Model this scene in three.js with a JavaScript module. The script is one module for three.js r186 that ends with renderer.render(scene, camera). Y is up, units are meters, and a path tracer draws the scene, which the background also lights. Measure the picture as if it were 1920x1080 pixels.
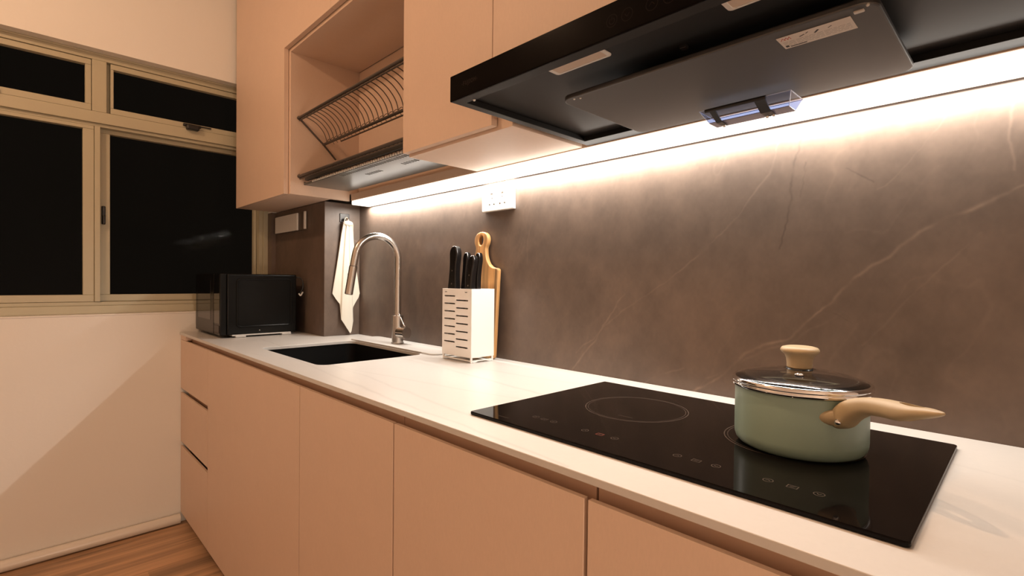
import * as THREE from 'three';
import { RoundedBoxGeometry } from 'three/addons/geometries/RoundedBoxGeometry.js';
import { mergeGeometries } from 'three/addons/utils/BufferGeometryUtils.js';
import { RectAreaLightUniformsLib } from 'three/addons/lights/RectAreaLightUniformsLib.js';
import { Brush, Evaluator, SUBTRACTION } from 'three-bvh-csg';

// ------------------------------------------------------------------ camera, sky, lights, exposure
RectAreaLightUniformsLib.init();
const scene = new THREE.Scene();
scene.background = new THREE.Color(0.0042, 0.0032, 0.0023);            // night outside the window
const camera = new THREE.PerspectiveCamera(59.271, 1920 / 1080, 0.02, 60);
camera.position.set(2.8022, 1.156, 1.1423);
camera.quaternion.setFromRotationMatrix(new THREE.Matrix4().makeBasis(
  new THREE.Vector3(0.69676, 0.01036, -0.71723).normalize(),
  new THREE.Vector3(-0.01689, 0.99986, -0.00196).normalize(),
  new THREE.Vector3(0.71711, 0.01343, 0.69684).normalize()));
const renderer = new THREE.WebGLRenderer({ antialias: true });
renderer.toneMapping = THREE.LinearToneMapping;
renderer.toneMappingExposure = 1.0;
renderer.shadowMap.enabled = true;
const WARM = new THREE.Color().setRGB(1, 0.605, 0.36);                  // unseen ceiling lamp and the hood lamps
const LED = new THREE.Color().setRGB(1, 0.925, 0.83);                   // strip under the cabinets
const FILL = new THREE.Color().setRGB(1, 0.76, 0.58);                   // added fill globe, out of view to the right
const LAMP_POWER = 1.95, FILL_POWER = 4.2, LED_POWER = 138, LED_FRONT = 16, HOOD_LAMP = 0.42;

// ------------------------------------------------------------------ helpers
const counts = {};
function numbered(n) { counts[n] = (counts[n] || 0) + 1; return counts[n] === 1 ? n : `${n}_${String(counts[n] - 1).padStart(3, '0')}`; }
const base = new Map();
function thing(name, label, category, at = [0, 0, 0], group) {
  const o = new THREE.Group(); o.name = numbered(name); o.position.set(...at); scene.add(o);
  o.userData = { label, category }; if (group) o.userData.group = group;
  base.set(o, at); return o;
}
function structure(name, at = [0, 0, 0]) {
  const o = new THREE.Group(); o.name = numbered(name); o.position.set(...at); scene.add(o);
  o.userData = { kind: 'structure' }; base.set(o, at); return o;
}
// geometry is given in world metres; it is moved into its parent's frame
function part(name, geo, mat, parent, label) {
  const g = Array.isArray(geo) ? mergeGeometries(geo.map(x => x.index ? x.toNonIndexed() : x)) : geo;
  const at = base.get(parent); g.translate(-at[0], -at[1], -at[2]);
  const m = new THREE.Mesh(g, mat); m.name = numbered(name); m.castShadow = m.receiveShadow = true;
  parent.add(m); base.set(m, at); if (label) m.userData.label = label; return m;
}
function metreUV(g, s = 1, ox = 0, oy = 0) {                            // uv in metres by the way a face points
  const p = g.attributes.position, n = g.attributes.normal, uv = new Float32Array(p.count * 2);
  for (let i = 0; i < p.count; i++) {
    const ax = Math.abs(n.getX(i)), ay = Math.abs(n.getY(i)), az = Math.abs(n.getZ(i));
    let u, v;
    if (ay >= ax && ay >= az) { u = p.getX(i); v = p.getZ(i); } else if (ax >= az) { u = p.getZ(i); v = p.getY(i); } else { u = p.getX(i); v = p.getY(i); }
    uv[2 * i] = (u - ox) * s; uv[2 * i + 1] = (v - oy) * s;
  }
  g.setAttribute('uv', new THREE.BufferAttribute(uv, 2)); return g;
}
function box(x0, x1, y0, y1, z0, z1, r = 0.0012, seg = 1) {
  const w = x1 - x0, h = y1 - y0, d = z1 - z0; r = Math.min(r, w / 2.2, h / 2.2, d / 2.2);
  const g = new RoundedBoxGeometry(w, h, d, seg, r); g.translate((x0 + x1) / 2, (y0 + y1) / 2, (z0 + z1) / 2);
  return metreUV(g);
}
function plain(x0, x1, y0, y1, z0, z1) {
  const g = new THREE.BoxGeometry(x1 - x0, y1 - y0, z1 - z0); g.translate((x0 + x1) / 2, (y0 + y1) / 2, (z0 + z1) / 2); return metreUV(g);
}
const V = (x, y, z) => new THREE.Vector3(x, y, z);
function tube(pts, r, seg = 32, rad = 10, closed = false) { return new THREE.TubeGeometry(new THREE.CatmullRomCurve3(pts.map(p => V(...p)), closed, 'centripetal'), seg, r, rad, closed); }
function rod(a, b, r, rad = 12) {
  const A = V(...a), B = V(...b), d = B.clone().sub(A), g = new THREE.CylinderGeometry(r, r, d.length(), rad);
  g.applyQuaternion(new THREE.Quaternion().setFromUnitVectors(V(0, 1, 0), d.clone().normalize())); g.translate(...A.add(B).multiplyScalar(0.5).toArray()); return g;
}
function roundRect(x0, y0, x1, y1, r, S = THREE.Shape) {
  const s = new S(); s.moveTo(x0 + r, y0); s.lineTo(x1 - r, y0); s.absarc(x1 - r, y0 + r, r, -Math.PI / 2, 0); s.lineTo(x1, y1 - r); s.absarc(x1 - r, y1 - r, r, 0, Math.PI / 2);
  s.lineTo(x0 + r, y1); s.absarc(x0 + r, y1 - r, r, Math.PI / 2, Math.PI); s.lineTo(x0, y0 + r); s.absarc(x0 + r, y0 + r, r, Math.PI, 1.5 * Math.PI); return s;
}
// shape drawn in (x, z) and raised from y0 to y1
function slab(shape, y0, y1, bevel = 0.001, curve = 8) {
  const g = new THREE.ExtrudeGeometry(shape, { depth: y1 - y0 - 2 * bevel, bevelEnabled: bevel > 0, bevelSize: bevel, bevelThickness: bevel, bevelOffset: -bevel, bevelSegments: 2, curveSegments: curve });
  g.rotateX(Math.PI / 2); g.translate(0, y1 - bevel, 0); return metreUV(g);
}
// shape drawn in (x, y) with thickness from z0 to z1
function board(shape, z0, z1, bevel = 0.001, curve = 8, segs = 2) {
  const g = new THREE.ExtrudeGeometry(shape, { depth: z1 - z0 - 2 * bevel, bevelEnabled: bevel > 0, bevelSize: bevel, bevelThickness: bevel, bevelOffset: -bevel, bevelSegments: segs, curveSegments: curve });
  g.translate(0, 0, z0 + bevel); return metreUV(g);
}
function loft(rings, caps = true) {                                     // rings of equal length, closed
  const n = rings[0].length, pos = [], idx = [];
  for (const r of rings) for (const p of r) pos.push(...p);
  for (let i = 0; i < rings.length - 1; i++) for (let k = 0; k < n; k++) { const a = i * n + k, b = i * n + (k + 1) % n; idx.push(a, b, a + n, b, b + n, a + n); }
  if (caps) for (const [i, s] of [[0, 1], [rings.length - 1, 0]]) {
    const c = [0, 0, 0]; for (const p of rings[i]) for (let j = 0; j < 3; j++) c[j] += p[j] / n; pos.push(...c); const ci = pos.length / 3 - 1;
    for (let k = 0; k < n; k++) { const a = i * n + k, b = i * n + (k + 1) % n; s ? idx.push(ci, b, a) : idx.push(ci, a, b); }
  }
  const g = new THREE.BufferGeometry(); g.setAttribute('position', new THREE.Float32BufferAttribute(pos, 3)); g.setIndex(idx);
  g.computeVertexNormals(); g.setAttribute('uv', new THREE.Float32BufferAttribute(new Float32Array(pos.length / 3 * 2), 2)); return g;
}
function lathe(pts, x, z, seg = 64) { const g = new THREE.LatheGeometry(pts.map(p => new THREE.Vector2(...p)), seg); g.translate(x, 0, z); return g; }
let seed = 7; const rnd = () => { seed = (seed * 1664525 + 1013904223) >>> 0; return seed / 4294967296; };
const PERM = new Uint8Array(512); { const p = [...Array(256).keys()]; for (let i = 255; i > 0; i--) { const j = Math.floor(rnd() * (i + 1)); [p[i], p[j]] = [p[j], p[i]]; } for (let i = 0; i < 512; i++) PERM[i] = p[i & 255]; }
function vnoise(x, y) {
  const xi = Math.floor(x), yi = Math.floor(y); let fx = x - xi, fy = y - yi; fx = fx * fx * (3 - 2 * fx); fy = fy * fy * (3 - 2 * fy);
  const h = (a, b) => PERM[PERM[a & 255] + (b & 255)] / 255;
  return (h(xi, yi) * (1 - fx) + h(xi + 1, yi) * fx) * (1 - fy) + (h(xi, yi + 1) * (1 - fx) + h(xi + 1, yi + 1) * fx) * fy;
}
function fbm(x, y, o = 4) { let s = 0, a = 0.5, t = 0; for (let i = 0; i < o; i++) { s += a * vnoise(x, y); t += a; a *= 0.5; x = x * 2.03 + 17.1; y = y * 2.03 + 5.7; } return s / t; }
const clamp = (v, a, b) => Math.min(b, Math.max(a, v));
function texture(w, h, fn, srgb = true) {
  const d = new Uint8Array(w * h * 4);
  for (let j = 0; j < h; j++) for (let i = 0; i < w; i++) { const c = fn(i, j); const k = 4 * (j * w + i); d[k] = clamp(c[0], 0, 255); d[k + 1] = clamp(c[1], 0, 255); d[k + 2] = clamp(c[2], 0, 255); d[k + 3] = 255; }
  const t = new THREE.DataTexture(d, w, h); t.magFilter = THREE.LinearFilter; t.minFilter = THREE.LinearMipmapLinearFilter; t.generateMipmaps = true; t.wrapS = t.wrapT = THREE.RepeatWrapping;
  if (srgb) t.colorSpace = THREE.SRGBColorSpace; t.needsUpdate = true; return t;
}
function canvasTexture(w, h, draw) {
  const c = document.createElement('canvas'); c.width = w; c.height = h; draw(c.getContext('2d'), w, h);
  const t = new THREE.CanvasTexture(c); t.colorSpace = THREE.SRGBColorSpace; t.magFilter = THREE.LinearFilter; return t;
}
function std(color, rough, o = {}) { return new THREE.MeshStandardMaterial({ color: new THREE.Color().setRGB(...color), roughness: rough, ...o }); }
function phys(color, rough, o = {}) { return new THREE.MeshPhysicalMaterial({ color: new THREE.Color().setRGB(...color), roughness: rough, ...o }); }

// ------------------------------------------------------------------ materials
const grainTex = texture(256, 256, (i, j) => { const v = 128 + 70 * (fbm(i / 3, j / 3, 3) - 0.5); return [v, v, v]; }, false); grainTex.repeat.set(12, 12);
const plasterTex = texture(256, 256, (i, j) => { const v = 128 + 120 * (fbm(i / 14, j / 14, 4) - 0.5); return [v, v, v]; }, false); plasterTex.repeat.set(4, 4);
const laminateTex = texture(512, 512, (i, j) => { const v = 246 + 14 * (fbm(i / 2.2, j / 9, 3) - 0.5) + 6 * (fbm(i / 60, j / 60, 2) - 0.5); return [v, v, v]; }, false); laminateTex.repeat.set(2.5, 2.5);
const M = {
  paint: std([0.80, 0.77, 0.72], 0.75, { bumpMap: plasterTex, bumpScale: 0.0006 }),
  ceiling: std([0.82, 0.80, 0.77], 0.85),
  laminate: std([0.73, 0.555, 0.435], 0.5, { map: laminateTex, bumpMap: grainTex, bumpScale: 0.00008 }),
  laminateInner: std([0.66, 0.47, 0.34], 0.55, { map: laminateTex }),
  channel: std([0.66, 0.43, 0.30], 0.6),
  frame: phys([0.47, 0.43, 0.305], 0.42),
  kickShade: std([0.20, 0.12, 0.08], 0.6),  // shade below the doors painted into the plinth colour
  glass: new THREE.MeshPhysicalMaterial({ color: 0xffffff, roughness: 0.01, transmission: 1, thickness: 0, ior: 1.5, specularIntensity: 0.015 }),
  blackPlastic: std([0.012, 0.011, 0.011], 0.35),
  blackGloss: phys([0.006, 0.006, 0.006], 0.06),
  hoodBlack: phys([0.006, 0.006, 0.006], 0.5, { ior: 1.36 }),
  hoodPlate: phys([0.006, 0.006, 0.006], 0.52, { ior: 2.0 }),
  steel: std([0.54, 0.505, 0.47], 0.24, { metalness: 1 }),
  chrome: std([0.80, 0.79, 0.78], 0.06, { metalness: 1 }),
  railSteel: std([0.09, 0.075, 0.065], 0.4, { metalness: 0.5 }),
  wireSteel: std([0.16, 0.125, 0.10], 0.4, { metalness: 0.5 }),
  white: std([0.89, 0.88, 0.86], 0.42),
  socketWhite: phys([0.84, 0.82, 0.79], 0.28),
  sink: phys([0.004, 0.004, 0.004], 0.5, { specularIntensity: 0.4 }),
  skirting: phys([0.74, 0.69, 0.62], 0.25),
  sage: phys([0.23, 0.32, 0.26], 0.38, { clearcoat: 0.25, clearcoatRoughness: 0.3 }),
  potInside: std([0.018, 0.018, 0.020], 0.4),
  beige: std([0.38, 0.295, 0.175], 0.5),
  silverPlastic: std([0.55, 0.53, 0.50], 0.4),
  dark: std([0.03, 0.02, 0.015], 0.7),
};

// polished stone of the splashback: clouds, pale veins and dark hairline cracks
const SPL = { x0: 0.55, x1: 3.35, y0: 0.86, y1: 1.56, w: 2048, h: 512 };
const veinMask = new Float32Array(SPL.w * SPL.h);
function vein(pts, width, gain) {
  for (let s = 0; s < pts.length - 1; s++) {
    const [ax, ay] = pts[s], [bx, by] = pts[s + 1], n = Math.ceil(Math.hypot(bx - ax, by - ay) / 0.0006);
    for (let k = 0; k < n; k++) {
      const t = k / n, x = ax + (bx - ax) * t, y = ay + (by - ay) * t;
      const ox = 0.012 * (fbm(x * 22, y * 22, 3) - 0.5) + (gain < 0 ? 0.007 : 0.003) * (fbm(x * 90, y * 90, 2) - 0.5), oy = 0.016 * (fbm(x * 22 + 40, y * 22, 3) - 0.5), g = gain * clamp(2.2 * fbm(x * 26, y * 26 + 9, 3) - 0.25, 0.1, 1.3);
      const px = (x + ox - SPL.x0) / (SPL.x1 - SPL.x0) * SPL.w, py = (y + oy - SPL.y0) / (SPL.y1 - SPL.y0) * SPL.h, r = width * (0.5 + fbm(x * 18 + 3, y * 18, 2)) / (SPL.x1 - SPL.x0) * SPL.w;
      for (let j = Math.floor(py - r * 2); j <= py + r * 2; j++) for (let i = Math.floor(px - r * 2); i <= px + r * 2; i++) {
        if (i < 0 || j < 0 || i >= SPL.w || j >= SPL.h) continue; const d = Math.hypot(i - px, j - py) / Math.max(r, 0.6); const v = g * Math.exp(-d * d);
        const k2 = j * SPL.w + i; if (Math.abs(v) > Math.abs(veinMask[k2])) veinMask[k2] = v;
      }
    }
  }
}
vein([[2.90, 1.375], [2.79, 1.319], [2.747, 1.294], [2.661, 1.251], [2.628, 1.219], [2.563, 1.165], [2.51, 1.106], [2.452, 1.049], [2.367, 1.0], [2.285, 0.923], [2.2, 0.87]], 0.0026, 0.47);
vein([[2.452, 1.52], [2.435, 1.481], [2.405, 1.386], [2.351, 1.317], [2.292, 1.255], [2.19, 1.17], [2.035, 1.07], [1.893, 0.955]], 0.0019, 0.27);
vein([[2.051, 1.127], [2.001, 1.054], [1.912, 0.942], [1.87, 0.89]], 0.0021, 0.39);
vein([[2.219, 0.952], [2.162, 0.931], [2.11, 0.896]], 0.0019, 0.24);
vein([[2.546, 1.103], [2.453, 1.037], [2.356, 0.981], [2.27, 0.93]], 0.0022, 0.21);
vein([[2.778, 1.452], [2.77, 1.394], [2.777, 1.342]], 0.0019, 0.27);
vein([[2.741, 1.241], [2.644, 1.132], [2.58, 1.04]], 0.0019, 0.18);
vein([[1.74, 1.414], [1.697, 1.286], [1.69, 1.2]], 0.0019, 0.18);
vein([[2.72, 1.50], [2.66, 1.40], [2.60, 1.33]], 0.0015, 0.18);
vein([[1.12, 1.20], [1.04, 1.06], [0.98, 0.93]], 0.0019, 0.21);
vein([[0.98, 1.46], [0.93, 1.30], [0.86, 1.15]], 0.0019, 0.16);
vein([[2.466, 1.47], [2.452, 1.379], [2.446, 1.303], [2.429, 1.232]], 0.0018, -0.46);
vein([[2.551, 1.375], [2.593, 1.349]], 0.0013, -0.40);
vein([[2.53, 1.103], [2.56, 1.082]], 0.0013, -0.40);
vein([[2.475, 1.40], [2.468, 1.33]], 0.0013, -0.33);
const stoneTex = texture(SPL.w, SPL.h, (i, j) => {
  const x = SPL.x0 + i / SPL.w * (SPL.x1 - SPL.x0), y = SPL.y0 + j / SPL.h * (SPL.y1 - SPL.y0);
  const rx = x * 0.92 - y * 0.39, ry = x * 0.39 + y * 0.92;
  let v = 0.26 * (fbm(rx * 13, ry * 4.6, 5) - 0.5) + 0.30 * (fbm(x * 5 + 8, y * 5, 4) - 0.5) + 0.26 * (fbm(x * 34 + 3, y * 26, 4) - 0.5) + 0.10 * (fbm(x * 150, y * 110, 3) - 0.5);
  const thin = Math.abs(fbm(rx * 9 + 3, ry * 3.4 + 7, 4) - 0.5); v += 0.10 * Math.exp(-(thin * thin) / 0.00018) * fbm(x * 7, y * 7, 2);
  const m = veinMask[j * SPL.w + i];
  const k = 1 + 0.62 * v + (m > 0 ? 0.42 * m : 0.35 * m);
  return [101 * k, 86.5 * k, 75 * k + 2];
});
stoneTex.repeat.set(1 / (SPL.x1 - SPL.x0), 1 / (SPL.y1 - SPL.y0)); stoneTex.offset.set(-SPL.x0 / (SPL.x1 - SPL.x0), -SPL.y0 / (SPL.y1 - SPL.y0));
M.stone = phys([1, 1, 1], 0.42, { map: stoneTex });

// white quartz worktop with faint grey veins
const quartzLines = [[0.55, 0.40, 2.0, 0.52, 0.5], [1.0, 0.56, 2.05, 0.36, 0.45], [1.15, 0.52, 2.3, 0.60, 0.6], [1.36, 0.24, 2.05, 0.30, 0.6], [0.3, 0.3, 0.9, 0.1, 0.5], [2.2, 0.04, 3.2, 0.32, 0.5], [1.6, 0.2, 2.1, 0.12, 0.4]];
const quartzTex = texture(2048, 512, (i, j) => {
  const x = i / 2048 * 3.4, z = j / 512 * 0.85; let v = 0;
  for (const [x0, z0, x1, z1, g] of quartzLines) {
    const t = (x - x0) / (x1 - x0); if (t < -0.05 || t > 1.05) continue;
    const zz = z0 + (z1 - z0) * t + 0.05 * (fbm(x * 4 + x0 * 9, 3.3, 3) - 0.5); const d = (z - zz) / (0.0022 + 0.004 * fbm(x * 6, z0 * 9, 2));
    v += g * Math.exp(-d * d) * clamp(2.2 * fbm(x * 5 + z0, z * 3, 2) - 0.5, 0, 1);
  }
  const c = 1 - 0.10 * v + 0.012 * (fbm(x * 14, z * 14, 3) - 0.5) + 0.012 * (fbm(x * 160, z * 160, 2) - 0.5);
  return [204 * c, 201 * c, 197 * c];
});
quartzTex.repeat.set(1 / 3.4, 1 / 0.85);
M.quartz = phys([1, 1, 1], 0.33, { map: quartzTex });

// wood floor: three tones of the same grain
const floorMats = [0, 1, 2].map(k => {
  const t = texture(128, 1024, (i, j) => {
    const u = i / 128, v = j / 1024, g = fbm(u * 3.4 + k * 31, v * 2.6 + k * 7, 3), f = fbm(u * 22 + k * 11, v * 7, 3), kk = 0.84 + 0.50 * (g - 0.5) + 0.18 * (f - 0.5) + [0.02, 0.06, 0.10][k];
    return [203 * kk, 162 * kk, 124 * kk];
  });
  t.repeat.set(1 / 0.13, 1 / 1.25); return std([1, 1, 1], 0.42, { map: t });
});
// acacia chopping board: glued staves
const boardTex = texture(512, 512, (i, j) => {
  const u = i / 512 * 0.4, v = j / 512 * 0.5, st = Math.floor(u / 0.031), tone = [0.95, 1.06, 0.86, 1.08, 0.78, 0.98, 1.1, 0.9][((st % 8) + 8) % 8];
  const g = fbm(u * 260 + st * 13, v * 14 + st * 3, 4), k = tone * (0.9 + 0.3 * (g - 0.5)); return [218 * k, 164 * k, 104 * k];
});
boardTex.repeat.set(1 / 0.4, 1 / 0.5);
M.acacia = std([1, 1, 1], 0.45, { map: boardTex });
const weaveTex = texture(128, 128, (i, j) => { const v = 128 + 60 * Math.sin(i * 0.8) * Math.sin(j * 0.8) + 40 * (vnoise(i / 2, j / 2) - 0.5); return [v, v, v]; }, false); weaveTex.repeat.set(30, 30);
M.towel = std([0.76, 0.715, 0.62], 0.95, { bumpMap: weaveTex, bumpScale: 0.0004, side: THREE.DoubleSide });

// ------------------------------------------------------------------ the room
const X1 = 5.6, Z1 = 2.35, H = 2.6;
{
  const fl = structure('floor');
  part('subfloor', plain(-0.2, X1 + 0.15, -0.12, -0.006, -0.15, Z1 + 0.15), M.dark, fl);
  const W = 0.132;
  let row = 0;
  for (let x = 0.0; x < X1 - 0.01; x += W, row++) {
    let z = 0.0 - [0, 0.25, 0.1, 0.35][row % 4];
    for (let k = 0; z < Z1; k++, z += 2.4) {
      const z0 = Math.max(z, 0), z1 = Math.min(z + 2.4, Z1), x1 = Math.min(x + W, X1); if (z1 - z0 < 0.03) continue;
      const g = box(x + 0.0004, x1 - 0.0004, -0.012, 0, z0 + 0.0004, z1 - 0.0004, 0.0008);
      const uv = g.attributes.uv, du = rnd(), dv = rnd(); for (let i = 0; i < uv.count; i++) uv.setXY(i, uv.getX(i) + du, uv.getY(i) + dv);
      part('plank', g, floorMats[(row * 2 + k * 5) % 3], fl);
    }
  }
  const ce = structure('ceiling'); part('ceiling_slab', plain(-0.2, X1 + 0.15, H, H + 0.12, -0.15, Z1 + 0.15), M.ceiling, ce);
  const wb = structure('wall_back'); part('plaster', plain(-0.2, X1 + 0.15, -0.1, H, -0.15, -0.012), M.paint, wb);
  const wr = structure('wall_right'); part('plaster', plain(X1, X1 + 0.15, -0.1, H, -0.012, Z1), M.paint, wr);
  const wf = structure('unseen_wall_front'); part('plaster', plain(-0.2, X1 + 0.15, -0.1, H, Z1, Z1 + 0.15), M.paint, wf);  // out of view, set close to bounce light onto the cabinet fronts
}
// window wall with its opening
const WO = { z0: 0.19, z1: 2.05, y0: 0.9945, y1: 2.131, f: -0.055 };
{
  const wl = structure('wall_left');
  part('plaster', [plain(-0.2, 0, -0.1, WO.y0 - 0.006, -0.012, Z1), plain(-0.2, 0, WO.y1, H, -0.012, Z1), plain(-0.2, -0.0005, WO.y0 - 0.006, WO.y1, -0.012, 0.1695), plain(-0.2, -0.0552, WO.y0 - 0.006, WO.y1, 0.1695, WO.z0), plain(-0.0552, -0.0005, 1.5042, WO.y1, 0.1695, WO.z0), plain(-0.2, 0, WO.y0 - 0.006, WO.y1, WO.z1, Z1)], M.paint, wl);
  part('window_sill', box(-0.2, 0.002, WO.y0 - 0.006, WO.y0, WO.z0, WO.z1, 0.002, 2), M.paint, wl);
  const bb = structure('baseboard_left');
  const g = new THREE.CylinderGeometry(0.0222, 0.0222, Z1 - 0.605, 28); g.rotateX(Math.PI / 2); g.translate(0.0225, 0.0245, (Z1 + 0.605) / 2);
  part('skirting', g, M.skirting, bb);
}
{
  const f = WO.f, w = structure('window_1'), b = (x0, x1, y0, y1, z0, z1, r = 0.002) => box(x0, x1, y0, y1, z0, z1, r, 1);
  // fixed frame
  part('frame_head', [b(f - 0.09, f, 2.101, 2.130, WO.z0, WO.z1), b(f - 0.09, f + 0.006, 2.122, 2.131, WO.z0, WO.z1)], M.frame, w);
  part('frame_jamb', [b(f - 0.09, f, WO.y0, 2.101, WO.z0, 0.213), b(f - 0.09, f - 0.008, WO.y0, 2.101, 0.213, 0.232)], M.frame, w);
  part('frame_jamb', b(f - 0.09, f, WO.y0, 2.101, WO.z1 - 0.03, WO.z1), M.frame, w);
  part('frame_bottom', [b(f - 0.09, f, WO.y0, 1.030, 0.213, WO.z1 - 0.03), b(f - 0.09, f - 0.012, 1.030, 1.046, 0.232, WO.z1 - 0.03)], M.frame, w);
  part('transom', [b(f - 0.09, f, 1.829, 1.878, 0.213, WO.z1 - 0.03), b(f - 0.09, f - 0.014, 1.815, 1.829, 0.232, WO.z1 - 0.03)], M.frame, w);
  part('mullion', b(f - 0.09, f, 1.878, 2.101, 0.8671, 0.9175), M.frame, w);
  part('frame_recess', b(f - 0.09, f - 0.03, 1.878, 2.101, 0.8537, 0.8669), M.frame, w);
  const sash = (name, z0, z1, y0, y1, xf, gz0, gz1, gy0, gy1) => {
    const s = part(name, [b(xf - 0.03, xf, y0, gy0, z0, z1), b(xf - 0.03, xf, gy1, y1, z0, z1), b(xf - 0.03, xf, gy0, gy1, z0, gz0), b(xf - 0.03, xf, gy0, gy1, gz1, z1)], M.frame, w);
    part('pane', plain(xf - 0.019, xf - 0.013, gy0 - 0.005, gy1 + 0.005, gz0 - 0.005, gz1 + 0.005), M.glass, s); return s;
  };
  const ul = sash('top_hung_sash', 0.919, WO.z1 - 0.031, 1.879, 2.099, f - 0.004, 0.9398, WO.z1 - 0.055, 1.9065, 2.0755);
  const ur = sash('top_hung_sash', 0.234, 0.8535, 1.879, 2.099, f - 0.004, 0.262, 0.8425, 1.904, 2.0755);
  const ll = sash('sliding_sash', 0.9093, WO.z1 - 0.031, 1.047, 1.815, f - 0.012, 0.9475, WO.z1 - 0.07, 1.0775, 1.8);
  const lr = sash('sliding_sash', 0.234, 0.888, 1.047, 1.815, f - 0.046, 0.2476, 0.851, 1.0775, 1.797);
  part('interlock', b(f - 0.072, f - 0.006, 1.047, 1.815, 0.8885, 0.9085), M.frame, w);
  part('latch_handle', [box(f - 0.006, f + 0.012, 1.886, 1.899, 0.505, 0.58, 0.004, 2), box(f, f + 0.032, 1.868, 1.893, 0.516, 0.57, 0.007, 2), box(f - 0.004, f + 0.005, 1.893, 1.899, 0.46, 0.51, 0.002)], M.blackPlastic, ur);
  part('latch_handle', [box(f - 0.006, f + 0.012, 1.886, 1.899, 1.20, 1.275, 0.004, 2), box(f, f + 0.028, 1.877, 1.893, 1.215, 1.26, 0.005, 2)], M.blackPlastic, ul);
  part('slide_lock', [box(f - 0.047, f - 0.03, 1.39, 1.472, 0.868, 0.882, 0.004, 2), box(f - 0.035, f - 0.018, 1.39, 1.43, 0.870, 0.880, 0.004, 2)], M.blackPlastic, lr);
}
// boxed-in column clad with the same stone
{
  const p = structure('pillar');
  part('core', plain(-0.001, 0.588, 0.901, 1.5035, -0.012, 0.160), M.dark, p);
  part('stone_panel', box(-0.054, 0.598, 0.9005, 1.5035, 0.160, 0.170, 0.0008), M.stone, p);
  part('stone_panel', box(-0.0545, 0.0008, 0.9955, 1.5035, 0.1702, 0.1915, 0.0006), M.stone, p);
  part('stone_panel', box(0.588, 0.600, 0.9005, 1.5035, 0.0005, 0.1695, 0.0008), M.stone, p);
}
{ const t = thing('backsplash', 'grey-brown veined stone backsplash panel behind the worktop', 'backsplash', [1.9, 0.9, 0]); part('stone_panel', box(0.50, 3.35, 0.86, 1.56, -0.012, 0, 0.0008), M.stone, t); }

// ------------------------------------------------------------------ base cabinets, worktop, sink
const DZ = 0.598;
function doorFront(x0, x1, y0, y1) {                                  // J-shaped finger pull: a thin lip at the top
  const s = new THREE.Shape(); s.moveTo(-DZ, y0); s.lineTo(-0.578, y0); s.lineTo(-0.578, y1 - 0.034); s.lineTo(-DZ + 0.0085, y1 - 0.008); s.lineTo(-DZ + 0.0085, y1); s.lineTo(-DZ, y1); s.closePath();
  const g = board(s, 0, x1 - x0, 0.0008); g.rotateY(Math.PI / 2); g.translate(x0, 0, 0); return metreUV(g);
}
function carcass(x0, x1, t) {
  part('carcass', [plain(x0, x0 + 0.016, 0.09, 0.855, 0.02, 0.563), plain(x1 - 0.016, x1, 0.09, 0.855, 0.02, 0.563), plain(x0 + 0.016, x1 - 0.016, 0.09, 0.106, 0.02, 0.576), plain(x0 + 0.016, x1 - 0.016, 0.106, 0.855, 0.02, 0.03)], M.laminateInner, t);
  part('finger_channel', [plain(x0, x1, 0.83, 0.8883, 0.564, 0.572), plain(x0, x1, 0.822, 0.83, 0.564, 0.577)], M.channel, t);
  part('toe_kick', plain(x0, x1, 0.0, 0.088, 0.520, 0.533), M.kickShade, t);
}
{
  const t = thing('drawer_cabinet', 'three-drawer base cabinet in the corner under the window', 'cabinet', [0.24, 0, 0.3]);
  carcass(0.002, 0.476, t);
  part('filler_strip', box(0.002, 0.10, 0.866, 0.8883, 0.574, DZ, 0.0008), M.laminate, t);
  for (const [y0, y1] of [[0.637, 0.8645], [0.385, 0.615], [0.047, 0.363]]) part('drawer_front', doorFront(0.003, 0.4765, y0, y1), M.laminate, t);
  part('drawer_channel', [plain(0.035, 0.474, 0.600, 0.650, 0.564, 0.572), plain(0.035, 0.474, 0.348, 0.398, 0.564, 0.572)], M.channel, t);
}
const baseCab = (x0, x1, label, name = 'base_cabinet') => {
  const t = thing(name, label, 'cabinet', [(x0 + x1) / 2, 0, 0.3]); carcass(x0, x1, t);
  part('door', doorFront(x0 + 0.001, x1 - 0.0015, 0.047, 0.8645), M.laminate, t);
};
baseCab(0.478, 1.418, 'widest base cabinet door, under the sink beside the drawers', 'sink_cabinet');
baseCab(1.4185, 1.900, 'handleless beige base cabinet between the sink cabinet and the hob');
baseCab(1.902, 2.387, 'handleless beige base cabinet below the left half of the black hob');
baseCab(2.391, 3.28, 'nearest beige base cabinet below the right half of the hob');
{
  const t = thing('worktop', 'white quartz worktop running along the whole kitchen wall', 'worktop', [1.6, 0.9, 0.3]);
  const s = new THREE.Shape(); s.moveTo(0.002, 0.001); s.lineTo(3.3, 0.001); s.lineTo(3.3, 0.604); s.lineTo(0.002, 0.604); s.closePath();
  s.holes.push(roundRect(0.812, 0.140, 1.336, 0.506, 0.035, THREE.Path));
  part('slab', slab(s, 0.8885, 0.9, 0.0012), M.quartz, t);
  const l = roundRect(0.775, 0.0012, 1.392, 0.1385, 0.03); part('tap_ledge', slab(l, 0.9002, 0.9062, 0.0015, 10), M.quartz, t);
}
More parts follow.
